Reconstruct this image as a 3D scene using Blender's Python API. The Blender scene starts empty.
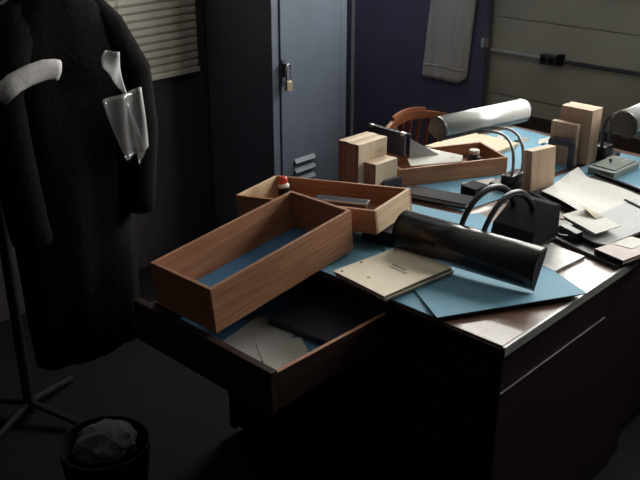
import bpy, bmesh, math, random
from mathutils import Vector, Matrix, noise
random.seed(7)
scene = bpy.context.scene
C = scene.collection
R = math.radians

# ------------------------------------------------------------------ camera
cam_d = bpy.data.cameras.new('camera'); cam = bpy.data.objects.new('camera', cam_d); C.objects.link(cam)
cam.location = (0, 0, 1.80)
cam.rotation_euler = (R(90 - 23.7), 0, R(43.5 - 90))
cam_d.sensor_width = 36; cam_d.lens = 889 * 36 / 640; cam_d.clip_start = .05
scene.camera = cam

# ------------------------------------------------------------------ daylight outside the windows
world = bpy.data.worlds.new('world'); scene.world = world; world.use_nodes = True
bg = world.node_tree.nodes['Background']
bg.inputs[0].default_value = (1.0, .975, .93, 1); bg.inputs[1].default_value = 19.0
WINDOWS = [(-.15, .85), (.90, 1.90), (1.95, 2.95)]      # along Y in the right wall
WZ = (1.32, 2.35); WX = 3.60
for (a, b) in WINDOWS:                                   # light portals filling the window openings
    ld = bpy.data.lights.new('window_portal', 'AREA'); ld.shape = 'RECTANGLE'
    ld.size = b - a; ld.size_y = WZ[1] - WZ[0]; ld.cycles.is_portal = True
    lo = bpy.data.objects.new('window_portal', ld); C.objects.link(lo)
    lo.location = (WX + .10, (a + b) / 2, sum(WZ) / 2); lo.rotation_euler = (R(90), 0, R(90))

vs = scene.view_settings
vs.view_transform = 'Standard'; vs.look = 'None'; vs.gamma = 1; vs.use_curve_mapping = False
vs.exposure = 0.0

# ------------------------------------------------------------------ materials
def _new(name):
    m = bpy.data.materials.new(name); m.use_nodes = True
    nt = m.node_tree; return m, nt, nt.nodes['Principled BSDF']
def _ramp(nt, stops):
    r = nt.nodes.new('ShaderNodeValToRGB'); e = r.color_ramp.elements
    while len(e) < len(stops): e.new(.5)
    for k, (p, c) in enumerate(stops): e[k].position = p; e[k].color = (*c, 1)
    return r
def plain(name, c, rough=.6, var=.12, scale=9, metal=0, spec=.5, bump=0, coat=0):
    m, nt, b = _new(name)
    tc = nt.nodes.new('ShaderNodeTexCoord'); n = nt.nodes.new('ShaderNodeTexNoise')
    n.inputs['Scale'].default_value = scale; n.inputs['Detail'].default_value = 5
    nt.links.new(tc.outputs['Object'], n.inputs['Vector'])
    r = _ramp(nt, [(.3, [x * (1 - var) for x in c]), (.7, [min(1, x * (1 + var)) for x in c])])
    nt.links.new(n.outputs['Fac'], r.inputs[0]); nt.links.new(r.outputs[0], b.inputs['Base Color'])
    b.inputs['Roughness'].default_value = rough; b.inputs['Metallic'].default_value = metal
    b.inputs['Specular IOR Level'].default_value = spec; b.inputs['Coat Weight'].default_value = coat
    if bump:
        bp = nt.nodes.new('ShaderNodeBump'); bp.inputs['Strength'].default_value = bump; bp.inputs['Distance'].default_value = .01
        nt.links.new(n.outputs['Fac'], bp.inputs['Height']); nt.links.new(bp.outputs[0], b.inputs['Normal'])
    return m
def wood(name, dark, light, axis=0, rough=.5, fine=120, spec=.4):
    m, nt, b = _new(name)
    tc = nt.nodes.new('ShaderNodeTexCoord'); mp = nt.nodes.new('ShaderNodeMapping')
    sc = [fine, fine, fine]; sc[axis] = fine * .05; mp.inputs['Scale'].default_value = sc
    nt.links.new(tc.outputs['Object'], mp.inputs[0])
    n = nt.nodes.new('ShaderNodeTexNoise'); n.inputs['Scale'].default_value = 1; n.inputs['Detail'].default_value = 6; n.inputs['Distortion'].default_value = .6
    nt.links.new(mp.outputs[0], n.inputs['Vector'])
    r = _ramp(nt, [(.32, dark), (.52, [(x + y) / 2 for x, y in zip(dark, light)]), (.7, light)])
    nt.links.new(n.outputs['Fac'], r.inputs[0]); nt.links.new(r.outputs[0], b.inputs['Base Color'])
    bp = nt.nodes.new('ShaderNodeBump'); bp.inputs['Strength'].default_value = .15; bp.inputs['Distance'].default_value = .002
    nt.links.new(n.outputs['Fac'], bp.inputs['Height']); nt.links.new(bp.outputs[0], b.inputs['Normal'])
    b.inputs['Roughness'].default_value = rough; b.inputs['Specular IOR Level'].default_value = spec
    return m
def printed(name, paper, ink, period=.009, margin=(.1, .9), rough=.75):
    """paper with rows of illegible typed lines (flat print)"""
    m, nt, b = _new(name)
    tc = nt.nodes.new('ShaderNodeTexCoord'); sp = nt.nodes.new('ShaderNodeSeparateXYZ'); nt.links.new(tc.outputs['Object'], sp.inputs[0])
    def math_(op, a, bv=None, c=None):
        n = nt.nodes.new('ShaderNodeMath'); n.operation = op
        for k, v in enumerate((a, bv, c)):
            if v is None: continue
            if isinstance(v, (int, float)): n.inputs[k].default_value = v
            else: nt.links.new(v, n.inputs[k])
        return n.outputs[0]
    row = math_('MULTIPLY', sp.outputs['Y'], 1 / period)
    fr = math_('FRACT', row)
    line = math_('LESS_THAN', fr, .42)
    mp = nt.nodes.new('ShaderNodeMapping'); mp.inputs['Scale'].default_value = (320, 40, 1); nt.links.new(tc.outputs['Object'], mp.inputs[0])
    n = nt.nodes.new('ShaderNodeTexNoise'); n.inputs['Scale'].default_value = 1; n.inputs['Detail'].default_value = 3; nt.links.new(mp.outputs[0], n.inputs[0])
    ch = math_('GREATER_THAN', n.outputs['Fac'], .48)
    lo = math_('GREATER_THAN', sp.outputs['X'], margin[0]); hi = math_('LESS_THAN', sp.outputs['X'], margin[1])
    f = math_('MULTIPLY', math_('MULTIPLY', line, ch), math_('MULTIPLY', lo, hi)); f = math_('MULTIPLY', f, .33)
    mix = nt.nodes.new('ShaderNodeMix'); mix.data_type = 'RGBA'
    mix.inputs['A'].default_value = (*paper, 1); mix.inputs['B'].default_value = (*ink, 1)
    nt.links.new(f, mix.inputs['Factor']); nt.links.new(mix.outputs['Result'], b.inputs['Base Color'])
    b.inputs['Roughness'].default_value = rough
    return m
def clear(name, tint=(1, 1, 1), gloss=.12, rough=.1, diff=0.0):
    m = bpy.data.materials.new(name); m.use_nodes = True; nt = m.node_tree; nt.nodes.remove(nt.nodes['Principled BSDF'])
    out = nt.nodes['Material Output']
    t = nt.nodes.new('ShaderNodeBsdfTransparent'); t.inputs[0].default_value = (*tint, 1)
    g = nt.nodes.new('ShaderNodeBsdfGlossy'); g.inputs['Roughness'].default_value = rough
    d = nt.nodes.new('ShaderNodeBsdfDiffuse'); d.inputs[0].default_value = (.7, .72, .74, 1)
    m1 = nt.nodes.new('ShaderNodeMixShader'); m1.inputs[0].default_value = diff
    nt.links.new(t.outputs[0], m1.inputs[1]); nt.links.new(d.outputs[0], m1.inputs[2])
    m2 = nt.nodes.new('ShaderNodeMixShader'); m2.inputs[0].default_value = gloss
    nt.links.new(m1.outputs[0], m2.inputs[1]); nt.links.new(g.outputs[0], m2.inputs[2])
    nt.links.new(m2.outputs[0], out.inputs[0])
    return m

M = {}
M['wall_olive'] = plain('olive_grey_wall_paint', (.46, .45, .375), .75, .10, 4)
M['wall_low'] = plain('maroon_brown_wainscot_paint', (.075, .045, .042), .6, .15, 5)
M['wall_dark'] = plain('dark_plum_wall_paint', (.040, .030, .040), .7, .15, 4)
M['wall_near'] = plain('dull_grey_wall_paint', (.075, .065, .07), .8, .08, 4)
M['ceiling'] = plain('ceiling_paint', (.45, .45, .43), .9, .06, 3)
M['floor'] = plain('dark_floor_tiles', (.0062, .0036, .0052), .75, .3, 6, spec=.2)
M['door_blue'] = plain('dark_navy_door_paint', (.115, .11, .185), .55, .12, 6)
M['trim_grey'] = plain('pale_grey_metal_trim', (.55, .55, .57), .4, .08, 12, metal=.1)
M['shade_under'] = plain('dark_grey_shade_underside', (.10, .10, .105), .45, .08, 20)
M['locker'] = plain('slate_blue_locker_enamel', (.115, .138, .185), .45, .08, 8)
M['locker_dark'] = plain('locker_recess_enamel', (.05, .055, .075), .5, .1, 8)
M['steel'] = plain('polished_steel', (.75, .75, .76), .18, .05, 30, metal=1)
M['brass'] = plain('brass_lock_body', (.62, .50, .34), .35, .1, 30, metal=.6)
M['slat'] = plain('cream_blind_slat', (.46, .42, .37), .5, .06, 20)
M['cloth'] = plain('pale_towel_cloth', (.60, .58, .55), .95, .08, 120, bump=.4)
M['glass'] = clear('window_glass', (.97, .98, .97), .06, .02)
M['frame_white'] = plain('window_frame_paint', (.4, .4, .38), .5, .06, 10)
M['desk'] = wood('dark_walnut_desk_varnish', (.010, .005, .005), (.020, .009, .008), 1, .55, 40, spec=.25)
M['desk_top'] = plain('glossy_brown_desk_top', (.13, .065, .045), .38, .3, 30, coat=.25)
M['alum'] = plain('aluminium_edge_trim', (.55, .55, .55), .3, .06, 40, metal=1)
M['blue'] = plain('blue_poster_board', (.145, .325, .455), .68, .05, 7)
M['blue_lining'] = plain('blue_drawer_lining', (.055, .17, .33), .75, .08, 7)
OAK_D, OAK_L = (.27, .115, .060), (.44, .215, .120)
M['oak_x'] = wood('drawer_oak_lengthwise', OAK_D, OAK_L, 0)
M['oak_y'] = wood('drawer_oak_crosswise', OAK_D, OAK_L, 1)
M['pine_x'] = wood('pale_drawer_end_wood', (.40, .27, .16), (.60, .44, .29), 1, .55, 50)
M['block'] = wood('pale_block_wood', (.57, .45, .32), (.66, .54, .40), 2, .65, 60)
M['block_b'] = wood('warm_block_wood', (.44, .31, .215), (.53, .39, .28), 2, .65, 60)
M['block_c'] = wood('brown_box_wood', (.40, .27, .19), (.50, .355, .255), 2, .65, 60)
M['red_wood'] = wood('reddish_chair_wood', (.16, .05, .022), (.29, .10, .045), 0, .45, 60)
M['side_shade'] = wood('reddish_shaded_side_wood', (.16, .065, .045), (.26, .12, .085), 2, .6, 70)  # reddish wood with the boxes' side shade put into its darker colour
M['black'] = plain('black_enamel', (.014, .013, .017), .32, .2, 20)
M['black_matt'] = plain('matt_black_plastic', (.010, .009, .012), .75, .2, 20, spec=.15)
M['darkbook'] = plain('dark_book_cloth', (.016, .014, .020), .7, .2, 40, spec=.25)
M['lamp_silver'] = plain('brushed_silver_shade', (.78, .78, .78), .34, .04, 30, metal=.6)
M['lamp_white'] = plain('white_reflector_enamel', (.7, .7, .68), .5, .03, 20)
M['lamp_brown'] = plain('dark_bronze_lamp_enamel', (.022, .019, .020), .24, .15, 20)
M['tube'] = plain('unlit_fluorescent_tube', (.65, .65, .63), .3, .02, 10)
M['arm'] = plain('grey_steel_lamp_arm', (.30, .29, .29), .35, .1, 30, metal=.8)
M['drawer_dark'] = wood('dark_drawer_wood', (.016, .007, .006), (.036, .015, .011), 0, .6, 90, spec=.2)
M['alum_dull'] = plain('tarnished_metal_strip', (.17, .165, .18), .5, .15, 40)
M['edge_grey'] = plain('grey_desk_edge_moulding', (.40, .40, .40), .38, .08, 40, metal=.3)
M['paper_dull'] = plain('dark_grey_paper', (.05, .047, .05), .95, .2, 30)  # paper in one even dark grey
M['paper'] = plain('white_paper', (.66, .645, .61), .8, .04, 12)
M['paper_grey'] = plain('grey_paper', (.44, .45, .46), .7, .06, 12)
M['gloss_grey'] = plain('glossy_grey_cover', (.36, .35, .35), .33, .2, 30, coat=.15)
M['typed'] = printed('typed_manuscript_paper', (.62, .605, .58), (.22, .21, .21), .011, (-.135, .10))
M['typed_b'] = printed('typed_note_paper', (.52, .50, .48), (.16, .16, .17), .012, (-.08, .08))
M['manila'] = plain('cream_report_cover', (.78, .68, .54), .75, .05, 30)
M['page_edge'] = plain('grey_page_edges', (.33, .29, .25), .85, .25, 200)
M['ink'] = plain('faded_dark_ink', (.40, .34, .28), .8, .2, 80)
M['tan_card'] = plain('tan_card', (.42, .36, .27), .8, .06, 20)
M['metal_green'] = plain('grey_green_metal', (.215, .245, .225), .4, .07, 25)
M['metal_green_l'] = plain('pale_green_metal_rim', (.33, .36, .34), .35, .06, 25)
M['pink'] = plain('dusty_pink_book_cover', (.33, .235, .215), .5, .12, 25)
M['navy'] = plain('navy_binder_board', (.030, .032, .052), .45, .15, 30)
M['red_cap'] = plain('red_bottle_cap', (.50, .055, .03), .4, .1, 30)
M['label_white'] = plain('white_label', (.62, .60, .56), .6, .05, 30)
M['coat'] = plain('dark_coat_wool', (.007, .006, .006), 1.0, .2, 60, bump=.3, spec=.1)
M['plastic'] = clear('clear_garment_plastic', (.93, .94, .95), .16, .18, .14)
M['fold_highlight'] = plain('plastic_fold_highlight', (.58, .58, .58), .25, .08, 30)  # pale opaque colour stands for the highlight on the clear plastic
M['pale_cloth'] = plain('pale_grey_cotton', (.52, .50, .50), .9, .10, 40, bump=.3)

# ------------------------------------------------------------------ mesh helpers
def link(name, bm, mat, parent=None, loc=(0, 0, 0), rot=(0, 0, 0), smooth=False):
    me = bpy.data.meshes.new(name)
    bmesh.ops.recalc_face_normals(bm, faces=bm.faces[:])
    bm.to_mesh(me); bm.free()
    if smooth:
        for p in me.polygons: p.use_smooth = True
    mats = mat if isinstance(mat, (list, tuple)) else [mat]
    for x in mats: me.materials.append(M[x])
    o = bpy.data.objects.new(name, me); C.objects.link(o)
    o.location = loc; o.rotation_euler = rot
    if parent: o.parent = parent
    return o
def tag(o, label, cat, group=None):
    o['label'] = label; o['category'] = cat
    if group: o['group'] = group
    return o
def thing(name, label, cat, loc=(0, 0, 0), rot=(0, 0, 0), group=None):
    o = bpy.data.objects.new(name, None); C.objects.link(o); o.empty_display_size = .05
    o.location = loc; o.rotation_euler = rot
    return tag(o, label, cat, group)
def struct(o): o['kind'] = 'structure'; return o
def box(lo, hi, bev=0.0, bm=None):
    own = bm is None; bm = bm or bmesh.new(); t = bmesh.new()
    bmesh.ops.create_cube(t, size=1)
    for v in t.verts:
        v.co = Vector([lo[k] + (v.co[k] + .5) * (hi[k] - lo[k]) for k in range(3)])
    if bev: bmesh.ops.bevel(t, geom=t.edges[:], offset=bev, segments=2, affect='EDGES', profile=.6)
    me = bpy.data.meshes.new('tmp'); t.to_mesh(me); t.free(); bm.from_mesh(me); bpy.data.meshes.remove(me)
    return bm
def prism(pts, d0, d1, axis=2, bm=None, bev=0):
    """polygon pts (2D) extruded between d0 and d1 along axis; 2D = the other two axes in order"""
    bm = bm or bmesh.new(); t = bmesh.new(); oth = [k for k in range(3) if k != axis]
    def mk(d):
        r = []
        for p in pts:
            v = [0, 0, 0]; v[oth[0]] = p[0]; v[oth[1]] = p[1]; v[axis] = d; r.append(t.verts.new(v))
        return r
    a, b = mk(d0), mk(d1); n = len(pts)
    t.faces.new(a); t.faces.new(b)
    for k in range(n): t.faces.new((a[k], a[(k + 1) % n], b[(k + 1) % n], b[k]))
    bmesh.ops.recalc_face_normals(t, faces=t.faces[:])
    if bev: bmesh.ops.bevel(t, geom=t.edges[:], offset=bev, segments=2, affect='EDGES', profile=.6)
    me = bpy.data.meshes.new('tmp'); t.to_mesh(me); t.free(); bm.from_mesh(me); bpy.data.meshes.remove(me)
    return bm
def tube(pts, r, seg=10, bm=None, flat=None):
    bm = bm or bmesh.new(); pts = [Vector(p) for p in pts]; rings = []
    prev = None
    for i, p in enumerate(pts):
        t = (pts[min(i + 1, len(pts) - 1)] - pts[max(i - 1, 0)]).normalized()
        if prev is None:
            ref = Vector((0, 0, 1)) if abs(t.z) < .9 else Vector((1, 0, 0))
            u = t.cross(ref).normalized()
        else: u = (prev - t * prev.dot(t)).normalized()
        prev = u; w = t.cross(u); ru, rw = (r, r) if flat is None else flat
        rings.append([bm.verts.new(p + u * ru * math.cos(2 * math.pi * k / seg) + w * rw * math.sin(2 * math.pi * k / seg)) for k in range(seg)])
    for a, b in zip(rings, rings[1:]):
        for k in range(seg): bm.faces.new((a[k], a[(k + 1) % seg], b[(k + 1) % seg], b[k]))
    bm.faces.new(rings[0]); bm.faces.new(rings[-1])
    return bm
def lathe(prof, seg=20, bm=None, at=(0, 0, 0)):
    bm = bm or bmesh.new(); at = Vector(at); rings = []
    for r, z in prof:
        rings.append([bm.verts.new(at + Vector((r * math.cos(2 * math.pi * k / seg), r * math.sin(2 * math.pi * k / seg), z))) for k in range(seg)])
    for a, b in zip(rings, rings[1:]):
        for k in range(seg): bm.faces.new((a[k], a[(k + 1) % seg], b[(k + 1) % seg], b[k]))
    bm.faces.new(rings[0]); bm.faces.new(rings[-1])
    return bm
def bez(p0, p1, p2, p3, n=14):
    P = [Vector(p) for p in (p0, p1, p2, p3)]
    return [P[0] * (1 - t) ** 3 + P[1] * 3 * t * (1 - t) ** 2 + P[2] * 3 * t * t * (1 - t) + P[3] * t ** 3 for t in [k / n for k in range(n + 1)]]
def sheet(poly_fn, nu, nv, thick, mat, name, parent=None, loc=(0, 0, 0), rot=(0, 0, 0)):
    """thin curved sheet with real thickness; poly_fn(u,v)->xyz"""
    bm = bmesh.new(); top = []; bot = []
    for i in range(nu + 1):
        a = []; b = []
        for j in range(nv + 1):
            p = Vector(poly_fn(i / nu, j / nv)); a.append(bm.verts.new(p)); b.append(bm.verts.new(p - Vector((0, 0, thick))))
        top.append(a); bot.append(b)
    for i in range(nu):
        for j in range(nv):
            bm.faces.new((top[i][j], top[i + 1][j], top[i + 1][j + 1], top[i][j + 1]))
            bm.faces.new((bot[i][j], bot[i][j + 1], bot[i + 1][j + 1], bot[i + 1][j]))
    for i in range(nu):
        bm.faces.new((top[i][0], bot[i][0], bot[i + 1][0], top[i + 1][0])); bm.faces.new((top[i][nv], top[i + 1][nv], bot[i + 1][nv], bot[i][nv]))
    for j in range(nv):
        bm.faces.new((top[0][j], top[0][j + 1], bot[0][j + 1], bot[0][j])); bm.faces.new((top[nu][j], bot[nu][j], bot[nu][j + 1], top[nu][j + 1]))
    return link(name, bm, mat, parent, loc, rot, smooth=False)

# ------------------------------------------------------------------ room shell
X0, X1, Y0, Y1, H = -1.9, WX, -2.2, 3.20, 3.0
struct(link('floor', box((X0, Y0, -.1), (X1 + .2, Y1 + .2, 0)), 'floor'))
struct(link('ceiling', box((X0, Y0, H), (X1 + .2, Y1 + .2, H + .1)), 'ceiling'))
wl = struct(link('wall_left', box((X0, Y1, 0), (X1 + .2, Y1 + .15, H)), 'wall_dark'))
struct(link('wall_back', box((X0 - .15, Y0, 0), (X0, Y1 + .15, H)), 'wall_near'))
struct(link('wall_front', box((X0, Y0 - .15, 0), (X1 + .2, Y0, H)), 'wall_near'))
# right wall: solid pieces round the window openings
bm = box((WX + .012, Y0, 0), (WX + .2, Y1, WZ[0]))
box((WX + .012, Y0, WZ[1]), (WX + .2, Y1, H), bm=bm)
ed = [Y0] + [v for w in WINDOWS for v in w] + [Y1]
for k in range(0, len(ed), 2): box((WX + .012, ed[k], WZ[0]), (WX + .2, ed[k + 1], WZ[1]), bm=bm)
wr = struct(link('wall_right', bm, 'wall_olive'))
# horizontal wall boards with recessed joints, each its own piece
zs = [.66, .735, 1.095, WZ[0]]
for a, b in zip(zs, zs[1:]): link('panel', box((WX, Y0 + .005, a + .002), (WX + .012, 2.305, b - .002), .0015), 'wall_olive', wr)
link('wainscot_panel', box((WX, Y0 + .005, .12), (WX + .012, 2.305, .658), .0015), 'wall_low', wr)
struct(link('baseboard_right', box((WX - .012, Y0, 0), (WX + .012, 2.30, .118), .003), 'wall_low'))
for n, (a, b) in enumerate(WINDOWS):
    w = struct(link('window_%d' % (n + 1), box((WX + .09, a + .05, WZ[0] + .05), (WX + .096, b - .05, WZ[1] - .05)), 'glass'))
    f = bmesh.new()
    for lo, hi in (((a, WZ[0]), (a + .05, WZ[1])), ((b - .05, WZ[0]), (b, WZ[1])), ((a + .05, WZ[0]), (b - .05, WZ[0] + .05)), ((a + .05, WZ[1] - .05), (b - .05, WZ[1]))):
        box((WX + .07, lo[0], lo[1]), (WX + .115, hi[0], hi[1]), bm=f)
    link('window_frame', f, 'frame_white', w)
    link('window_sill', box((WX - .05, a - .02, WZ[0] - .03), (WX + .07, b + .02, WZ[0]), .004), 'frame_white', w)
    link('mullion', box((WX + .075, (a + b) / 2 - .02, WZ[0] + .05), (WX + .11, (a + b) / 2 + .02, WZ[1] - .05)), 'frame_white', w)
# conduit with outlet box on the right wall
cd = thing('electrical_conduit', 'thin grey conduit running across the olive wall with a dark double outlet box', 'conduit', (WX, 1.9, .94))
link('pipe', tube([(-.012, .40, 0), (-.012, .135, 0)], .0085, 10), 'paper_grey', cd)
link('pipe', tube([(-.012, .10, 0), (-.012, -1.6, 0)], .0085, 10), 'locker_dark', cd)
ob = link('outlet_box', box((-.036, .045, -.022), (0, .125, .022), .003), 'locker_dark', cd)
for yy in (.067, .104): link('socket', lathe([(.015, 0), (.015, .004), (.011, .005), (.010, .002)], 16), 'black_matt', ob, (-.036, yy, 0), (0, R(-90), 0))
link('coupling', box((-.034, .018, -.018), (0, .042, .030), .003), 'black_matt', cd)
# dark navy screen standing against the right wall
dr = thing('partition_screen', 'dark navy partition screen standing against the wall right of the locker', 'partition', (WX, 2.72, 0))
link('panel_sheet', box((-.045, -.41, .03), (-.012, .47, 1.29), .003), 'door_blue', dr)
link('edge_strip', box((-.062, .398, .0), (-.046, .411, 1.30), .003), 'trim_grey', dr)
link('latch', box((-.066, -.420, .955), (-.030, -.398, 1.000), .003), 'steel', dr)
for yy in (-.38, .36): link('foot', box((-.16, yy, 0), (-.012, yy + .03, .03), .004), 'black_matt', dr)

# towel on the door
def towel_pt(u, v):
    y = 2.66 - u * .245 + (v) * .03 * (1 - 0) ; z = 1.27 - v * .505
    rr = 0
    if v > .93 and u > .85: z += (u - .85) / .15 * .03 * (v - .93) / .07
    y0 = 2.648 - u * .250 - (1 - v) * .038
    x = WX - .062 - .010 * math.sin(u * 9 + v * 1.5) * (1 - .5 * v) - .004 * math.sin(u * 23)
    return (x, y0, z)
def hang_sheet(name, fn, nu, nv, nrm, mat, parent=None):
    bm = bmesh.new(); nrm = Vector(nrm); A = [[bm.verts.new(Vector(fn(i / nu, j / nv)) + nrm) for j in range(nv + 1)] for i in range(nu + 1)]
    B = [[bm.verts.new(Vector(fn(i / nu, j / nv)) - nrm) for j in range(nv + 1)] for i in range(nu + 1)]
    for i in range(nu):
        for j in range(nv):
            bm.faces.new((A[i][j], A[i + 1][j], A[i + 1][j + 1], A[i][j + 1])); bm.faces.new((B[i][j], B[i][j + 1], B[i + 1][j + 1], B[i + 1][j]))
    for i in range(nu):
        for j in (0, nv): bm.faces.new((A[i][j], A[i + 1][j], B[i + 1][j], B[i][j]))
    for j in range(nv):
        for i in (0, nu): bm.faces.new((A[i][j], A[i][j + 1], B[i][j + 1], B[i][j]))
    return link(name, bm, mat, parent, smooth=True)
tw = thing('towel', 'pale grey cloth towel hanging on the dark navy partition screen', 'towel', (0, 0, 0))
hang_sheet('cloth', towel_pt, 24, 24, (.004, 0, 0), 'cloth', tw)
hang_sheet('hem', lambda u, v: (towel_pt(u, .86 + .02 * v)[0] - .004, towel_pt(u, .86 + .02 * v)[1], towel_pt(u, .86 + .02 * v)[2]), 24, 2, (.002, 0, 0), 'cloth', tw)
link('hook', tube([(WX - .045, 2.51, 1.275), (WX - .085, 2.51, 1.275), (WX - .09, 2.51, 1.255), (WX - .085, 2.51, 1.245)], .006, 8), 'steel', tw)

# window blind on the left wall
bl = thing('venetian_blind', 'cream slatted venetian blind closed on the dark wall beside the locker', 'blind', (2.345, Y1 - .03, .885))
link('bottom_rail', box((-.36, -.016, -.006), (.19, .016, .016), .004), 'slat', bl)
sl = None
zz = .032
while zz < 1.30:
    if sl is None:
        b_ = prism([(-.002, -.017), (-.010, -.004), (-.009, .015), (-.006, .017), (-.006, -.002), (.001, -.016)], -.355, .185, 0)
        sl = link('slat', b_, 'slat', bl, (0, 0, zz))
    else:
        o = sl.copy(); C.objects.link(o); o.parent = bl; o.location = (0, 0, zz)
    zz += .0335
link('head_rail', box((-.36, -.03, 1.31), (.19, .02, 1.36), .004), 'slat', bl)
for xx in (-.22, .10): link('lift_cord', tube([(xx, -.014, 0), (xx, -.014, 1.31)], .0015, 6), 'label_white', bl)

# ------------------------------------------------------------------ locker
lk = thing('locker', 'tall slate blue steel locker with a padlock standing by the dark wall', 'locker', (2.605, 2.75, 0))
LW = .478
link('body', box((0, .012, .10), (LW, .44, 1.85), .004), 'locker', lk)
for xx, yy in ((.01, .03), (LW - .04, .03), (.01, .40), (LW - .04, .40)): link('leg', box((xx, yy, 0), (xx + .03, yy + .03, .10), .002), 'locker', lk)
link('frame_stile', box((-.004, 0, .10), (.036, .02, 1.85), .003), 'locker', lk)
link('frame_stile', box((LW - .052, 0, .10), (LW - .006, .02, 1.85), .003), 'locker', lk)
link('frame_rail', box((.036, 0, .10), (LW - .052, .02, .17), .003), 'locker', lk)
link('frame_rail', box((.036, 0, 1.78), (LW - .052, .02, 1.85), .003), 'locker', lk)
dd = link('door', box((.042, -.006, .178), (LW - .058, .016, 1.772), .003), 'locker', lk)
for k in range(5):
    z = .302 + k * .045
    link('louvre', prism([(-.006, -.001), (-.020, .002), (-.021, .007), (-.006, .024)], .115, .245, 0), 'locker', dd, (0, 0, z))
link('handle_plate', box((.044, -.010, .86), (.066, -.005, .975), .003), 'locker_dark', dd)
link('handle', box((.045, -.030, .90), (.057, -.010, .960), .004), 'locker_dark', dd)
pl = thing('padlock', 'small brass padlock with steel shackle hanging from the locker handle', 'padlock', (2.605 + .052, 2.75 - .042, .842))
link('lock_body', box((-.016, -.008, 0), (.016, .010, .043), .003), 'brass', pl)
link('shackle', tube([(-.012, 0, .042), (-.012, 0, .100), (-.008, 0, .113), (0, 0, .118), (.008, 0, .113), (.012, 0, .100), (.012, 0, .042)], .0038, 8), 'steel', pl)

# ------------------------------------------------------------------ chair behind the desks
ch = thing('wooden_chair', 'reddish wooden captain chair with arched spindle back behind the desks', 'chair', (3.035, 2.30, 0))
arc = [(-.225 + .45 * k / 16, .0 + .05 * (1 - ((k - 8) / 8) ** 2), .662 + .060 * math.cos((k - 8) / 8 * 1.25)) for k in range(17)]
b_ = bmesh.new(); rings = []
for (x, y, z) in arc: rings.append([b_.verts.new((x, y + dy, z + dz)) for dy, dz in ((-.012, -.017), (.012, -.017), (.014, .012), (.004, .019), (-.010, .016))])
for a, b in zip(rings, rings[1:]):
    for k in range(5): b_.faces.new((a[k], a[(k + 1) % 5], b[(k + 1) % 5], b[k]))
b_.faces.new(rings[0]); b_.faces.new(rings[-1])
link('crest_rail', b_, 'red_wood', ch)
b2 = bmesh.new(); rings = []
for (x, y, z) in arc[4:13]: rings.append([b2.verts.new((x, y + dy, z + .022 + dz)) for dy, dz in ((-.010, -.010), (.010, -.010), (.008, .010), (-.006, .010))])
for a, b in zip(rings, rings[1:]):
    for k in range(4): b2.faces.new((a[k], a[(k + 1) % 4], b[(k + 1) % 4], b[k]))
b2.faces.new(rings[0]); b2.faces.new(rings[-1])
link('crest_cap', b2, 'red_wood', ch)
for k in range(1, 16, 2):
    x, y, z = arc[k]; link('spindle', tube([(x * .9, y + .03, .44), (x * .95, y + .012, .58), (x, y, z - .01)], .009, 8), 'red_wood', ch)
link('seat', box((-.17, -.01, .41), (.20, .30, .45), .012), 'red_wood', ch)
for xx, yy in ((-.14, .03), (.17, .03), (-.14, .27), (.17, .27)):
    link('leg', tube([(xx * 1.12, yy * 1.0 + (.02 if yy > .1 else -.01), 0), (xx, yy, .415)], .018, 10), 'red_wood', ch)
link('stretcher', tube([(-.15, .04, .2), (.18, .04, .2)], .011, 8), 'red_wood', ch)

# ------------------------------------------------------------------ the two desks
TOP = .75
DX0, DX1, DY0, DY1 = 1.578, 2.365, .915, 1.93
dk = thing('office_desk', 'dark wooden desk with aluminium edged top and one drawer pulled open', 'desk', (DX0, DY0, 0))
DL, DW = DX1 - DX0, DY1 - DY0
link('desk_top', box((.004, .004, .722), (DL, DW, TOP), .003), 'desk_top', dk)
link('edge_trim', box((.0, -.004, .7335), (DL, .004, TOP + .0005), .002), 'edge_grey', dk)
link('edge_trim', box((.0, -.003, .7225), (DL, .004, .7320), .002), 'edge_grey', dk)
link('edge_trim', box((-.003, -.004, .7225), (.004, DW, .7455), .002), 'desk', dk)
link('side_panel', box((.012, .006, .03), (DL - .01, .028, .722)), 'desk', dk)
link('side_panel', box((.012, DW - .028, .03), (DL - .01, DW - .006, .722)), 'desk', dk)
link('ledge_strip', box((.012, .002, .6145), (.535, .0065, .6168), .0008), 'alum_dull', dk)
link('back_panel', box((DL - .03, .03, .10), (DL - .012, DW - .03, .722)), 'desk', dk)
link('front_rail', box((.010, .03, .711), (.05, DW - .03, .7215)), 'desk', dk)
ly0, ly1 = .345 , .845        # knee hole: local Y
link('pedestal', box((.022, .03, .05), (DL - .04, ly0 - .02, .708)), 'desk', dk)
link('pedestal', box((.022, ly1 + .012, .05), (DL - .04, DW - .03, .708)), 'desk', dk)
for (a, b) in ((.034, ly0 - .024), (ly1 + .024, DW - .034)):
    for (z0, z1) in ((.06, .33), (.34, .52), (.53, .70)):
        d_ = link('drawer_front', box((.004, a, z0), (.021, b, z1), .004), 'desk', dk)
        link('drawer_pull', tube([(.002, (a + b) / 2 - .05, (z0 + z1) / 2), (-.018, (a + b) / 2 - .045, (z0 + z1) / 2), (-.018, (a + b) / 2 + .045, (z0 + z1) / 2), (.002, (a + b) / 2 + .05, (z0 + z1) / 2)], .005, 8), 'black_matt', d_)
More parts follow.
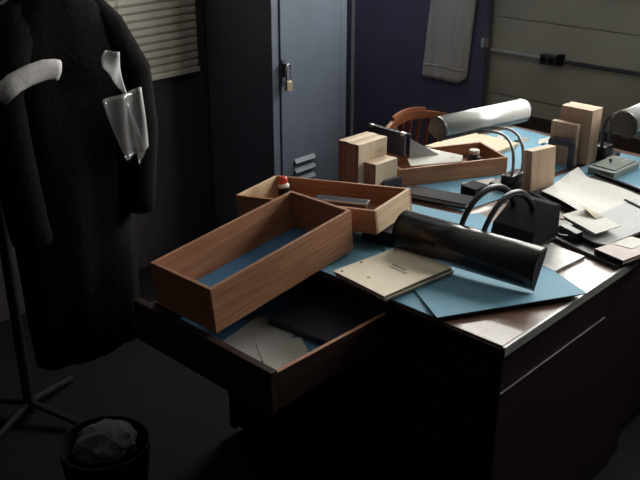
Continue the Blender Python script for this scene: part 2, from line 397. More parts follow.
# open centre drawer (part of the desk), pulled out toward the viewer; local coords of the desk
OX = 1.168 - DX0; OYa = 1.262 - DY0; OYb = 1.755 - DY0
od = link('open_drawer', box((OX + .02, OYa + .012, .625), (.30, OYb - .012, .633)), 'oak_x', dk)
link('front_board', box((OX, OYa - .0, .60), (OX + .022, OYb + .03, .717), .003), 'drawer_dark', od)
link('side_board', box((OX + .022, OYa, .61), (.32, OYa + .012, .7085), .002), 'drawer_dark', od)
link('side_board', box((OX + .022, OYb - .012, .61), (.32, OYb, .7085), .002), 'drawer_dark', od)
link('lit_rim', box((OX + .022, OYa - .0005, .7088), (.0, OYa + .009, .7115), .001), 'oak_x', od)  # paler oak added for the light caught on the board's top edge
link('lining_sheet', box((OX + .026, OYa + .014, .6332), (.28, OYb - .014, .6345)), 'blue_lining', od)

d2 = thing('office_desk', 'second dark wooden desk pushed against the back of the front desk', 'desk', (DX1 + .006, DY0 + .03, 0))
W2 = 1.01; L2 = .78
link('desk_top', box((0, 0, .722), (L2, W2, TOP), .003), 'desk_top', d2)
link('edge_trim', box((0, -.004, .728), (L2, .002, TOP), .002), 'alum', d2)
for yy in (.02, W2 - .44): link('pedestal', box((.03, yy, .05), (L2 - .03, yy + .42, .722)), 'desk', d2)
link('back_panel', box((.012, .44, .25), (.03, W2 - .44, .722)), 'desk', d2)

# ------------------------------------------------------------------ blue boards on the desks
def flat_poly(name, pts, z0, z1, mat, label, cat, group=None, bev=0):
    cx = sum(p[0] for p in pts) / len(pts); cy = sum(p[1] for p in pts) / len(pts)
    o = link(name, prism([(p[0] - cx, p[1] - cy) for p in pts], 0, z1 - z0, 2, bev=bev), mat, None, (cx, cy, z0))
    return tag(o, label, cat, group)
GB = 'blue boards covering the desks'
flat_poly('blue_board', [(1.582, 1.12), (2.10, 1.12), (2.175, 1.46), (2.15, 1.58), (2.10, 1.90), (1.582, 1.90)], TOP + .001, TOP + .004, 'blue', 'blue board along the front of the desk under the empty wooden drawer', 'board', GB)
e1 = Vector((.872, -.489)); e2 = Vector((.489, .872)); tip = Vector((1.930, .895))
cs = [tip, tip + e2 * .60, tip - e1 * .375 + e2 * .60, tip - e1 * .415 + e2 * .0]
def slant(u, v):
    a = cs[0] * (1 - u) + cs[1] * u; b = cs[3] * (1 - u) + cs[2] * u; p = a * (1 - v) + b * v
    z = TOP + .0075 + .010 * (max(0, 1 - u * 3) ** 1.5) * (1 - .3 * v)
    return (p.x - tip.x, p.y - tip.y, z - TOP)
sb = sheet(slant, 16, 10, .0028, 'blue', 'blue_board', None, (tip.x, tip.y, TOP))
tag(sb, 'slanted blue board poking over the desk edge beneath the black lamp', 'board', GB)
flat_poly('blue_board', [(2.39, 1.50), (3.08, 1.40), (3.12, 1.86), (2.45, 1.94)], TOP + .001, TOP + .004, 'blue', 'blue board under the curved arms of the silver lamp', 'board', GB)
flat_poly('blue_board', [(2.52, .99), (3.11, .99), (3.10, 1.38), (2.53, 1.44)], TOP + .001, TOP + .004, 'blue', 'blue board under the grey green metal box', 'board', GB)
flat_poly('blue_board', [(2.205, 1.47), (2.43, 1.44), (2.46, 1.80), (2.22, 1.86)], TOP + .001, TOP + .0035, 'blue', 'small blue board under the tray with the white sheet', 'board', GB)

# ------------------------------------------------------------------ wooden drawers lying on the desks
def drawer(name, label, loc, rot, L, W, h, t, mats, group, lining=True, dovetail=True):
    r = thing(name, label, 'tray', loc, rot, group)
    mL, mE = mats
    link('side_board', box((-L / 2, -W / 2, 0), (L / 2, -W / 2 + t, h), .0015), mL, r)
    link('side_board', box((-L / 2, W / 2 - t, 0), (L / 2, W / 2, h), .0015), mL, r)
    link('end_board', box((-L / 2, -W / 2 + t, 0), (-L / 2 + t, W / 2 - t, h), .0015), mE, r)
    link('end_board', box((L / 2 - t, -W / 2 + t, 0), (L / 2, W / 2 - t, h), .0015), mE, r)
    bt = link('bottom_panel', box((-L / 2 + t, -W / 2 + t, .006), (L / 2 - t, W / 2 - t, .011)), 'oak_x', r)
    if lining: link('lining_sheet', box((-L / 2 + t + .001, -W / 2 + t + .001, .0112), (L / 2 - t - .001, W / 2 - t - .001, .0124)), 'blue_lining', bt)
    return r
GD = 'loose wooden drawers on the desks'
drawer('wooden_tray', 'large empty wooden drawer with blue lining hanging off the desk front', (1.456, 1.608, .745), (0, R(-5.8), R(1.2)), .518, .230, .124, .010, ('oak_x', 'oak_y'), GD)
drawer('wooden_tray', 'shallow wooden drawer behind the big empty one, holding the red capped bottle', (1.829, 1.721, .7855), (0, R(-6), R(-78.9)), .492, .218, .070, .010, ('oak_x', 'pine_x'), GD, lining=False)
t4 = (2.462, 1.742); y4 = -27.5
drawer('wooden_tray', 'shallow wooden drawer with a white sheet and ink jar beside the silver lamp', (t4[0], t4[1], TOP + .0045), (0, 0, R(y4)), .41, .195, .062, .009, ('oak_x', 'oak_y'), GD, lining=False)

# ------------------------------------------------------------------ lamps
def half_shade(L, r, th=.0025, a0=-35, a1=215, n=22, squash=1.0):
    bm = bmesh.new(); A = []
    for rr in (r, r - th):
        A.append([[bm.verts.new((x, rr * math.cos(R(a0 + (a1 - a0) * k / n)), squash * rr * math.sin(R(a0 + (a1 - a0) * k / n)))) for k in range(n + 1)] for x in (-L / 2, L / 2)])
    o, i = A
    for k in range(n):
        bm.faces.new((o[0][k], o[0][k + 1], o[1][k + 1], o[1][k])); bm.faces.new((i[0][k], i[1][k], i[1][k + 1], i[0][k + 1]))
        for e in (0, 1): bm.faces.new((o[e][k], i[e][k], i[e][k + 1], o[e][k + 1]))
    for k in (0, n): bm.faces.new((o[0][k], o[1][k], i[1][k], i[0][k]))
    return bm
def end_cap(x, r, th=.004, a0=-35, a1=215, n=22, squash=1.0):
    return prism([(r * math.cos(R(a0 + (a1 - a0) * k / n)), squash * r * math.sin(R(a0 + (a1 - a0) * k / n))) for k in range(n + 1)], x - th / 2, x + th / 2, 0)
def lamp(name, label, base, centre, yaw, tilt, roll, L, r, shade_mat, under_mat, cap_mat, arms, arm_mat, arm_r, flat=None, arcs=(12, 196)):
    rt = thing(name, label, 'desk lamp', base, (0, 0, 0), 'double arm desk lamps')
    rel = Vector(centre) - Vector(base)
    a0, a1 = arcs
    s = link('lamp_shade', half_shade(L, r, a0=a0, a1=a1), shade_mat, rt, rel, (R(roll), R(tilt), R(yaw)), True)
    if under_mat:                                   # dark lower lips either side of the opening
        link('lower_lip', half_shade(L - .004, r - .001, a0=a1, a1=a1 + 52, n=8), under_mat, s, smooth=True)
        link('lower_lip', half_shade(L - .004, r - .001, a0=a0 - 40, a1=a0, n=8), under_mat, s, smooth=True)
        ca = (a0 - 40, a1 + 52)
    else: ca = arcs
    for x in (-L / 2 + .002, L / 2 - .002): link('end_cap', end_cap(x, r + .0005, a0=ca[0], a1=ca[1]), cap_mat, s)
    link('fluorescent_tube', tube([(-L / 2 + .02, 0, 0), (L / 2 - .02, 0, 0)], .0125, 14), 'tube', s, smooth=True)
    for a in arms: link('arm', tube([Vector(p) - Vector(base) for p in a], arm_r, 10, flat=flat), arm_mat, rt, smooth=True)
    return rt
# silver lamp
b1 = (2.49, 1.475, TOP + .0042); c1 = Vector((2.545, 1.645, .947))
arms = []
for dx in (-.030, .030):
    x0 = b1[0] + .006 + dx; p3 = c1 + Vector((dx - .004, -.014, -.038))
    arms.append(bez((x0, 1.462, .79), (x0, 1.445, .93), (x0 + .01, 1.50, .965), p3))
l1 = lamp('desk_lamp', 'silver fluorescent desk lamp with two curved arms raised over the drawer', b1, c1, -9, 1.0, 4, .425, .042, 'lamp_silver', 'shade_under', 'lamp_brown', arms, 'arm', .0050)
link('base', box((-.055, -.030, 0), (.050, .055, .022), .008), 'black', l1)
link('pivot_block', box((-.045, -.029, .02), (.055, .018, .056), .012), 'black', l1)
link('power_cord', tube(bez((.045, .02, .006), (.14, .03, .006), (.22, .09, .006), (.36, .13, .006)), .003, 6), 'black_matt', l1)
# black lamp turned down
b2 = (2.115, 1.19, TOP + .0105); c2 = Vector((1.866, 1.214, .811))
arms = []
for yy, ye in ((1.252, 1.262), (1.190, 1.190)):
    arms.append(bez((2.135, yy - .004, .855), (2.095, yy - .004, .950), (1.950, ye, .978), (1.886, ye, .852)))
l2 = lamp('desk_lamp', 'black double arm desk lamp with its long shade lowered over the blue board', b2, c2, -84.2, 0, 0, .425, .060, 'lamp_brown', None, 'black_matt', arms, 'black', .009, flat=(.006, .011), arcs=(72, 226))
link('base', box((-.090, -.060, 0), (.075, .085, .012), .004), 'black', l2)
link('ballast_box', prism([(-.070, .012), (.085, .012), (.080, .110), (.066, .116), (.052, .114), (-.055, .060)], -.058, .078, 1, bev=.003), 'black_matt', l2)
# silver lamp at the right edge
b3 = (2.995, 1.395, TOP + .0042); c3 = Vector((3.050, 1.262, .940))
arms = []
for dx in (-.03, .03):
    arms.append(bez((b3[0] + dx + .002, 1.392, .79), (b3[0] + dx + .0, 1.412, .90), (b3[0] + dx + .0, 1.38, .955), c3 + Vector((-.06 + dx, .045, .0))))
l3 = lamp('desk_lamp', 'silver fluorescent desk lamp with dark round end beside the tall pale boxes', b3, c3, -1, 0, 0, .43, .050, 'lamp_silver', 'shade_under', 'lamp_brown', arms, 'black', .007)
link('base', box((-.040, -.035, 0), (.06, .045, .02), .006), 'black', l3)
link('pivot_block', box((-.035, -.02, .018), (.03, .03, .055), .010), 'black', l3)

# ------------------------------------------------------------------ wooden boxes and bookends
def slab_box(name, label, x, y, yaw, L, W, h, z, slabs, axis, matf, group, shaded_end=False):
    r = thing(name, label, 'wooden box', (x, y, z), (0, 0, R(yaw)), group)
    n = len(slabs); tot = sum(slabs); a = -.5
    for k, s in enumerate(slabs):
        b = a + s / tot
        lo = [-L / 2, -W / 2, 0]; hi = [L / 2, W / 2, h]
        full = (L, W)[axis]; lo[axis] = a * full + (.0006 if k else 0); hi[axis] = b * full - (.0006 if k < n - 1 else 0)
        hi[2] = h - (.0015 if k % 2 else 0)
        ob_ = link('board', box(lo, hi, .0012), [matf[k % len(matf)], 'side_shade'], r); a = b
        if shaded_end:
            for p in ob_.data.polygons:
                if p.normal.x < -.9: p.material_index = 1  # shade painted on the side turned away from the windows
    return r
GW = 'pale wooden boxes on the desks'
zb = TOP + .0005
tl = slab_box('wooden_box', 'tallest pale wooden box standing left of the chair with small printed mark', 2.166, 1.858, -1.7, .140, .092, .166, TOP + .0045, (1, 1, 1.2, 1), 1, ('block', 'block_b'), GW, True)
for k, (xx, ww) in enumerate(((.012, .006), (.026, .004), (.033, .004), (.041, .004))):
    link('printed_mark', box((xx, -.0463, .118), (xx + ww, -.0459, .134)), 'ink', tl)
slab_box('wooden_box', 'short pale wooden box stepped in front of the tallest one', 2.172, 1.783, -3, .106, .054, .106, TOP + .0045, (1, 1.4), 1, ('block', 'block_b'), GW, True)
slab_box('wooden_box', 'tall pale wooden box near the right edge behind the short box', 2.913, 1.464, 1.3, .076, .122, .202, TOP + .0045, (1.2, 1), 0, ('block_c', 'block_b'), GW)
slab_box('wooden_box', 'short pale wooden box behind the dark horseshoe bookend on the right', 2.842, 1.482, 5, .027, .100, .154, TOP + .0045, (1,), 0, ('block_c',), GW)
mb = thing('wooden_box', 'leaning tan wooden box beside the silver lamp arms', 'wooden box', (2.548, 1.400, TOP + .0045), (R(-4), 0, R(-14)), GW)
link('board', box((-.055, -.014, .001), (.055, .014, .141), .0015), 'block_b', mb)
link('back_board', box((-.055, .0146, .001), (.055, .024, .139), .0015), 'block', mb)
def horseshoe(label, x, y, yaw, w, h, t, z):
    bm = bmesh.new(); o = []; i = []; n = 10
    ro, ri = .014, .008
    P = [(-w / 2, 0), (-w / 2, h - ro)] + [(-w / 2 + ro - ro * math.cos(a), h - ro + ro * math.sin(a)) for a in [math.pi / 2 * k / 4 for k in range(1, 5)]] + [(w / 2 - ro + ro * math.sin(a), h - ro + ro * math.cos(a)) for a in [math.pi / 2 * k / 4 for k in range(0, 5)]] + [(w / 2, 0)]
    q = .020; wi = w / 2 - q; hi = h - q * 1.15
    Q = [(wi, 0), (wi, hi - ri)] + [(wi - ri + ri * math.cos(a), hi - ri + ri * math.sin(a)) for a in [math.pi / 2 * k / 4 for k in range(1, 5)]] + [(-wi + ri - ri * math.sin(a), hi - ri + ri * math.cos(a)) for a in [math.pi / 2 * k / 4 for k in range(0, 5)]] + [(-wi, 0)]
    return tag(link('horseshoe_bookend', prism(P + Q, -t / 2, t / 2, 0), 'navy', None, (x, y, z), (0, 0, R(yaw))), label, 'bookend', 'dark horseshoe bookends')
horseshoe('dark horseshoe bookend standing before the short box on the right', 2.812, 1.474, 5, .098, .100, .014, TOP + .0045)
horseshoe('dark horseshoe bookend low in front of the stepped box on the left', 2.185, 1.745, 86, .085, .045, .014, TOP + .0045)

# ------------------------------------------------------------------ binder and sheets in the drawer with the jar
bd = thing('navy_binder', 'dark navy binder standing upright with pale metal corners behind the pale boxes', 'binder', (2.345, 1.93, TOP + .0698), (0, 0, R(-2)))
link('cover', box((-.004, -.115, 0), (.004, .055, .085), .002), 'navy', bd)
link('cover', box((.030, -.110, 0), (.036, .055, .076), .002), 'navy', bd)
link('spine', box((.004, .048, 0), (.030, .055, .077), .002), 'navy', bd)
link('page_block', box((.006, -.075, .004), (.028, .047, .068), .001), 'paper', bd)
for yy in (-.112, .036): link('metal_corner', box((-.006, yy, .076), (.008, yy + .018, .088), .002), 'alum', bd)
dl = Vector((math.cos(R(y4)), math.sin(R(y4)))); dn = Vector((-dl.y, dl.x))
def in4(a, b): p = Vector(t4) + dl * a + dn * b; return (p.x, p.y)
ws = [(2.285, 1.745), (2.445, 1.648), (2.500, 1.682), (2.478, 1.866), (2.402, 1.860), (2.398, 1.803), (2.335, 1.798)]
wsh = flat_poly('white_sheet', ws, TOP + .0672, TOP + .0695, 'paper', 'white card sheet lying across the drawer rim beside the dark binder', 'sheet')
link('punched_mark', lathe([(.006, 0), (.006, .0006)], 14), 'tan_card', wsh, (.055, -.075, .0023))
tri = link('grey_flap', prism([(0, .070), (0, .140), (.115, .070)], -.0015, .0015, 1), 'paper_grey', None, (2.345, 1.796, TOP + .0), (0, 0, R(-24)))
tag(tri, 'grey triangular card flap standing against the dark binder', 'card')
jr = thing('ink_jar', 'small dark ink jar with a white lid inside the drawer', 'jar', (*in4(.128, .005), TOP + .016))
link('glass_body', lathe([(.020, 0), (.024, .003), (.024, .030), (.016, .036), (.016, .040)], 20), 'black', jr, smooth=False)
link('lid', lathe([(.018, .040), (.019, .042), (.019, .053), (.017, .055)], 20), 'label_white', jr)
# boards behind that drawer
flat_poly('wooden_board', [(2.62, 1.94), (2.90, 1.92), (2.90, 1.70), (2.74, 1.70)], TOP + .0048, TOP + .020, 'block', 'flat pale wooden board lying behind the drawer with the jar', 'board', bev=.0015)
for k, (x, y, a, l, w) in enumerate(((2.93, 1.80, 20, .05, .03), (2.97, 1.73, -30, .06, .02), (3.02, 1.66, 10, .07, .03))):
    lab = ['crumpled white scrap on the far blue board nearest the wooden board', 'thin white scrap strip on the far blue board', 'white scrap farthest right on the far blue board'][k]
    tag(sheet(lambda u, v: ((u - .5) * l, (v - .5) * w, .006 + .006 * math.sin(u * 5 + v * 4 + k)), 6, 4, .001, 'paper', 'paper_scrap', None, (x, y, TOP + .0045), (0, 0, R(a))), lab, 'paper', 'paper scraps on the far blue board')

# bottle and slide rule case in the shallow drawer
r3 = Matrix.Translation((1.829, 1.721, .7855)) @ Matrix.Rotation(R(-78.9), 4, 'Z') @ Matrix.Rotation(R(-6), 4, 'Y')
p_ = r3 @ Vector((-.165, .035, .0126))
bt = thing('paste_bottle', 'small white bottle with a bright red cap standing in the shallow drawer', 'bottle', p_, (0, R(-6), R(-78.9)))
link('bottle_body', lathe([(.016, 0), (.018, .003), (.018, .054), (.012, .060)], 20), 'label_white', bt)
link('label_band', lathe([(.0184, .014), (.0186, .015), (.0186, .046), (.0184, .047)], 20), 'black_matt', bt)
link('cap', lathe([(.013, .060), (.0145, .062), (.0145, .076), (.010, .081)], 20), 'red_cap', bt)
p_ = r3 @ Vector((.075, -.01, .050))
sc_ = thing('slide_rule_case', 'long dark slide rule case with a pale edge resting inside the shallow drawer', 'case', p_, (R(12), R(-4), R(-73)))
link('case_body', box((-.085, -.013, -.008), (.085, .013, .008), .003), 'navy', sc_)
link('edge_strip', box((-.083, -.0142, .004), (.083, -.0122, .009), .0008), 'paper_grey', sc_)
link('end_tip', box((.083, -.0125, -.0075), (.088, .0125, .0075), .002), 'alum', sc_)
# dark book under the drawer's raised end
bk = thing('dark_book', 'thick dark book propping up the raised end of the shallow drawer', 'book', (1.885, 1.505, TOP + .0082), (0, 0, R(8)))
link('cover', box((-.065, -.052, 0), (.075, .055, .005), .001), 'darkbook', bk)
link('page_block', box((-.060, -.046, .005), (.070, .050, .036)), 'page_edge', bk)
link('cover', box((-.065, -.052, .036), (.075, .055, .042), .001), 'darkbook', bk)
link('spine', box((-.068, -.052, 0), (-.062, .055, .042), .001), 'darkbook', bk)
# flat dark things between drawer and lamp
fb = thing('dark_book', 'thin flat dark book between the far drawer and the black lamp', 'book', (2.235, 1.585, TOP + .004), (0, 0, R(-76)))
link('cover', box((-.11, -.04, 0), (.11, .04, .003), .001), 'darkbook', fb)
link('page_block', box((-.107, -.037, .003), (.107, .037, .014)), 'page_edge', fb)
link('cover', box((-.11, -.041, .014), (.11, .04, .018), .001), 'darkbook', fb)
st = thing('stapler_box', 'small black box with grey lid beside the silver lamp base', 'box', (2.352, 1.530, TOP + .004), (0, 0, R(-4)))
link('box_body', box((-.034, -.030, 0), (.034, .030, .028), .004), 'black_matt', st)
link('lid', box((-.035, -.031, .028), (.035, .031, .034), .003), 'darkbook', st)
flat_poly('paper_strip', [(2.385, 1.575), (2.50, 1.535), (2.53, 1.57), (2.41, 1.62)], TOP + .0048, TOP + .0065, 'paper', 'narrow white paper strip under the edge of the far drawer', 'paper')

# ------------------------------------------------------------------ report booklets
bo = thing('report_booklet', 'cream covered punched report booklet on the blue board in front of the black lamp', 'booklet', (1.680, 1.327, TOP + .0195), (0, 0, R(-5.4)))
link('page_block', box((-.124, -.093, 0), (.126, .094, .0075)), 'page_edge', bo)
sheet(lambda u, v: ((u - .5) * .256, (v - .5) * .192, .0098 + .0012 * math.sin(u * 3 + v * 2)), 10, 8, .0012, 'manila', 'cover', bo)
for px, py, w, l in ((.020, -.004, .050, .006), (.006, -.014, .060, .006)):      # the two title lines, too blurred to read
    link('title_line', box((px - .003, py - w / 2 + .0, .0100), (px + .0035, py + w / 2, .0116)), 'ink', bo, rot=(0, 0, 0))
for px, py in ((-.112, .078), (-.035, .085), (.095, .086)): link('punch_hole', lathe([(.0035, 0), (.0035, .0006)], 12), 'black_matt', bo, (px, py, .0112))
link('stain_spot', lathe([(.0055, 0), (.0055, .0004)], 12), 'ink', bo, (-.085, .005, .0112))
bo2 = thing('report_booklet', 'second report booklet lying underneath the cream covered one', 'booklet', (1.686, 1.326, TOP + .0105), (0, 0, R(-6.6)))
link('page_block', box((-.125, -.095, 0), (.127, .094, .0070)), 'page_edge', bo2)
link('cover', box((-.127, -.097, .0070), (.129, .096, .0082)), 'manila', bo2)

# ------------------------------------------------------------------ papers and books at the right
bi = thing('open_ledger', 'dark ledger board lying under the typed manuscript pages', 'ledger', (2.60, 1.225, TOP + .0045), (0, 0, R(-16)))
link('board', box((-.165, -.15, 0), (.150, .145, .006), .002), 'darkbook', bi)
link('spine', box((.150, -.15, 0), (.164, .145, .016), .003), 'darkbook', bi)
MC = Vector((2.57, 1.235)); MQ = [Vector((2.500, 1.365)) - MC, Vector((2.39, 1.13)) - MC, Vector((2.725, 1.375)) - MC, Vector((2.66, 1.06)) - MC]
def typed(u, v):
    p = (MQ[1] * (1 - v) + MQ[0] * v) * (1 - u) + (MQ[3] * (1 - v) + MQ[2] * v) * u
    z = .004 + .008 * math.sin(v * 3.0) * (.5 + .5 * u) + .003 * math.sin(u * 7 + v * 3)
    k = max(0, (v - .80) / .20) * max(0, (u - .55) / .45)
    z += .030 * k; p = p - Vector((0, .018)) * k
    return (p.x, p.y, z)
ms = sheet(typed, 22, 18, .0022, 'typed', 'typed_manuscript', None, (MC.x, MC.y, TOP + .0145), (0, 0, 0))
tag(ms, 'white typed manuscript pages with one curled corner at the right edge', 'manuscript')
fo = thing('grey_folder', 'grey folder tied with a dark strap lying over the manuscript', 'folder', (2.40, 1.045, TOP + .030), (R(3), R(-3), R(-14)))
link('cover', prism([(-.150, -.085), (-.165, -.06), (-.165, .03), (-.15, .055), (.16, .075), (.20, -.085)], 0, .005, 2, bev=.001), 'paper_grey', fo)
link('strap', tube([(.125, .085, .0065), (.120, 0, .0065), (.112, -.088, .0065)], .004, 8, flat=(.006, .002)), 'black_matt', fo)
link('strap_knot', lathe([(.004, 0), (.010, .003), (.010, .007), (.003, .010)], 12), 'black_matt', fo, (.119, -.02, .0055))
link('page_block', box((-.14, -.08, -.008), (.18, .05, -.001)), 'paper', fo)
ca = thing('white_card', 'small white folded card with raised tan flap on top of the grey folder', 'card', (2.305, 1.088, TOP + .049), (R(2), R(-4), R(-20)))
link('card_sheet', box((-.048, -.074, 0), (.048, .072, .0025)), 'paper', ca)
sheet(lambda u, v: (.045 - u * .030, .066 - v * .07, .004 + .022 * u * (1 - v)), 5, 6, .001, 'tan_card', 'flap', ca)
link('card_stack', box((-.044, -.060, -.010), (.040, .066, -.001)), 'paper_grey', ca)
cl = thing('black_clip', 'black clip sticking out from under the white folded card', 'clip', (2.232, 1.118, TOP + .0145), (0, 0, R(-20)))
link('clip_body', prism([(-.02, 0), (.022, 0), (.018, .026), (-.004, .022)], -.04, .035, 1, bev=.002), 'black', cl)
link('clip_arm', tube([(-.018, .02, .012), (-.04, .012, .016), (-.04, -.012, .016), (-.018, -.02, .012)], .002, 6), 'black', cl)
bl_ = thing('black_ledger', 'flat black covered ledger along the desk edge beneath the papers', 'ledger', (2.268, 1.048, TOP + .0008), (0, 0, R(-14)))
link('cover', box((-.088, -.155, 0), (.11, .155, .003), .001), 'black', bl_)
link('page_block', box((-.084, -.150, .003), (.107, .150, .008)), 'page_edge', bl_)
link('cover', box((-.088, -.155, .008), (.11, .155, .011), .001), 'black', bl_)
pk = thing('pink_book', 'dusty pink book with pale page edges on the desk edge at right', 'book', (2.235, .945, TOP + .0122), (0, 0, R(-12)))
link('page_block', box((-.064, -.046, .0015), (.078, .046, .0105)), 'paper', pk)
link('cover', box((-.066, -.048, .0105), (.08, .048, .013), .0008), 'pink', pk)
link('cover', box((-.066, -.048, 0), (.08, .048, .0018), .0006), 'pink', pk)
link('spine', box((-.068, -.048, 0), (-.0645, .048, .013), .001), 'darkbook', pk)
flat_poly('white_paper', [(2.245, .985), (2.33, .97), (2.33, .915), (2.25, .93)], TOP + .0255, TOP + .0265, 'paper', 'white paper corner lying on the pink book', 'paper')
flat_poly('grey_pamphlet', [(2.005, 1.030), (2.150, 1.018), (2.160, 1.150), (2.030, 1.155)], TOP + .0008, TOP + .009, 'gloss_grey', 'glossy grey pamphlet on the desk top right of the black lamp', 'pamphlet', bev=.001)
flat_poly('paper_scrap', [(2.195, 1.165), (2.265, 1.175), (2.24, 1.225), (2.19, 1.215)], TOP + .0065, TOP + .0085, 'paper', 'white paper corner between the black lamp base and the clip', 'paper')
# metal box
mx = thing('metal_card_box', 'flat grey green metal box with a small knob behind the manuscript', 'metal box', (2.892, 1.306, TOP + .0045), (0, 0, R(-3)))
link('box_body', box((-.088, -.051, 0), (.088, .051, .022), .003), 'metal_green', mx)
link('rim', box((-.090, -.053, .018), (.090, .053, .0245), .0025), 'metal_green_l', mx)
ldd = link('lid', box((-.070, -.042, .0245), (.080, .044, .029), .002), 'metal_green', mx)
link('knob', lathe([(.003, .029), (.003, .034), (.006, .036), (.006, .040), (.003, .042)], 12), 'black', ldd, (-.005, .012, 0))
for xx in (.040, .058): link('label_tab', box((xx, -.018, .0288), (xx + .009, -.006, .0298)), 'label_white', ldd)
flat_poly('paper_scrap', [(2.745, 1.235), (2.800, 1.225), (2.79, 1.15), (2.75, 1.155)], TOP + .0046, TOP + .0056, 'paper', 'small white scrap on the blue board beside the metal box', 'paper')

# ------------------------------------------------------------------ papers in the open desk drawer
zl = .6352
pa = tag(link('typed_sheet', prism([(-.12, -.07), (.12, -.07), (.12, .07), (-.12, .07)], 0, .0012, 2), 'typed_b', None, (1.335, 1.50, zl), (0, 0, R(12))), 'white typed sheet lying on the blue lining of the open drawer', 'paper')
pb = tag(link('typed_sheet', prism([(-.06, -.085), (.06, -.085), (.06, .085), (-.06, .085)], 0, .0012, 2), 'typed_b', None, (1.335, 1.385, zl + .0016), (0, 0, R(-32))), 'smaller typed card lying slanted over the sheet in the open drawer', 'paper')
pc = tag(link('wooden_ruler', box((-.07, -.008, 0), (.07, .008, .003), .0008), 'oak_x', None, (1.240, 1.44, zl + .003), (0, 0, R(70))), 'short wooden ruler by the front board of the open drawer', 'ruler')
pd = tag(link('dark_slab', box((-.09, -.12, 0), (.09, .12, .02), .003), 'navy', None, (1.520, 1.43, zl + .0015), (0, 0, R(5))), 'dark slab at the back of the open drawer', 'folder')  # flat dark navy box across the rear of the drawer

# ------------------------------------------------------------------ coat in clear plastic on a rack at the left
ck = thing('coat_rack', 'dark coat rack post carrying the wrapped coat at the left', 'coat rack', (1.18, 2.50, 0))
link('post', tube([(0, 0, .02), (0, 0, 1.78)], .018, 12), 'black', ck)
for k in range(4):
    a = k * math.pi / 2 + .4; link('foot', tube([(0, 0, .06), (.16 * math.cos(a), .16 * math.sin(a), .03), (.24 * math.cos(a), .24 * math.sin(a), .012)], .012, 8), 'black', ck)
    link('peg', tube([(0, 0, 1.70), (.07 * math.cos(a), .07 * math.sin(a), 1.73), (.09 * math.cos(a), .09 * math.sin(a), 1.78)], .008, 8), 'black', ck)
co = thing('hanging_coat', 'dark coat hanging under clear plastic at the left side', 'coat', (1.285, 2.23, 0))
prof = [(.35, .185, .085), (.5, .19, .09), (.7, .195, .095), (.88, .20, .10), (1.0, .215, .105), (1.12, .235, .11), (1.20, .255, .11), (1.28, .240, .105), (1.36, .215, .095), (1.41, .165, .08), (1.45, .09, .06), (1.50, .05, .045)]
b_ = bmesh.new(); rings = []; NS = 40
for z, rx, ry in prof:
    rg = []
    for k in range(NS):
        a = 2 * math.pi * k / NS; f = 1 + (.07 * math.sin(a * 7 + z * 3) + .05 * math.sin(a * 11 - z * 5)) * (1 if z < 1.3 else .4)
        rg.append(b_.verts.new((rx * math.cos(a) * (1 + (f - 1) * .35), ry * math.sin(a) * f, z)))
    rings.append(rg)
for a, b in zip(rings, rings[1:]):
    for k in range(NS): b_.faces.new((a[k], a[(k + 1) % NS], b[(k + 1) % NS], b[k]))
b_.faces.new(rings[0]); b_.faces.new(rings[-1])
link('coat_body', b_, 'coat', co, smooth=True)
link('sleeve', tube([(.10, 0, 1.40), (.15, -.045, 1.34), (.195, -.085, 1.22), (.195, -.10, 1.05), (.175, -.09, .86), (.17, -.085, .80)], .05, 12, flat=(.058, .048)), 'coat', co, smooth=True)
link('sleeve', tube([(-.10, 0, 1.40), (-.15, -.045, 1.34), (-.22, -.085, 1.22), (-.22, -.10, 1.05), (-.20, -.09, .86), (-.19, -.085, .80)], .05, 12, flat=(.058, .048)), 'coat', co, smooth=True)
link('hanger', tube([(-.15, 0, 1.44), (0, 0, 1.53), (.15, 0, 1.44)], .006, 8), 'black', co)
def copy_tree(o, parent=None):
    c = o.copy(); C.objects.link(c); c.parent = parent
    for k in list(o.children): copy_tree(k, c)
    return c
c2_ = copy_tree(co); c2_.location = (.76, 2.36, 0); c2_['label'] = 'second dark coat added at the far left edge to darken it'  # extra copy put in to keep the left edge dark
co['group'] = c2_['group'] = 'dark coats on the rack'
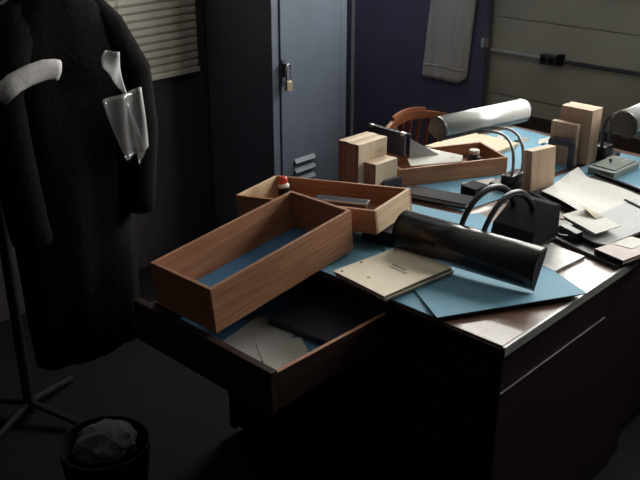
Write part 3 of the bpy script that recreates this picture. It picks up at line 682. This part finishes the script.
# plastic cover
gb = thing('plastic_cover', 'clear plastic garment cover hanging in folds over the dark coat', 'plastic cover', (0, 2.07, 0))
def quad(a, b, c, d, wob=.006, fr=9):
    a, b, c, d = [Vector((p[0], 0, p[1])) for p in (a, b, c, d)]
    def f(u, v):
        p = (a * (1 - u) + b * u) * (1 - v) + (d * (1 - u) + c * u) * v
        return (p.x, wob * math.sin(u * fr + v * 4), p.z)
    return f
hang_sheet('plastic_sheet', quad((1.316, 1.172), (1.440, 1.185), (1.450, 1.005), (1.375, .985)), 14, 10, (0, .0008, 0), 'plastic', gb)
hang_sheet('highlight_fold', quad((1.436, 1.186), (1.447, 1.186), (1.456, 1.010), (1.444, 1.000), .003), 3, 12, (0, .0015, 0), 'fold_highlight', gb)  # window highlight along the cover's edge, built as a pale strip
hang_sheet('lower_fold', quad((1.392, 1.150), (1.398, 1.150), (1.446, 1.000), (1.418, .960), .004), 3, 10, (0, .0012, 0), 'plastic', gb)
wp = tag(hang_sheet('white_paper', quad((1.340, 1.304), (1.384, 1.296), (1.398, 1.165), (1.322, 1.262), .010, 6), 12, 12, (0, .0012, 0), 'paper_grey', None), 'pale wrinkled paper pinned on the dark coat above the plastic', 'paper')
wp.location = (0, 2.07, 0)
pcloth = tag(link('pale_cloth', tube([(1.020, 0, 1.235), (1.065, -.004, 1.265), (1.11, .002, 1.276), (1.155, .0, 1.283), (1.185, .003, 1.279), (1.196, .003, 1.275)], .02, 16, flat=(.016, .027)), 'pale_cloth', None, (0, 2.07, 0), (0, 0, 0), True), 'pale rolled cloth catching light at the left edge beside the coat', 'cloth')

# crumpled bag low on the left
wc = thing('waste_bin', 'dark waste bin low at the left below the coat', 'waste bin', (1.09, 1.88, 0))
link('bin_body', lathe([(.10, 0), (.13, .26), (.124, .26), (.096, .01)], 24), 'black_matt', wc)
cp = bmesh.new(); bmesh.ops.create_icosphere(cp, subdivisions=3, radius=.085)
for v in cp.verts:
    d = noise.noise(v.co * 28) * .022 + noise.noise(v.co * 60) * .008
    v.co += v.co.normalized() * d; v.co.z *= .5
tag(link('crumpled_paper', cp, 'paper_dull', None, (1.09, 1.87, .262)), 'crumpled grey paper sticking out of the dark waste bin', 'paper')
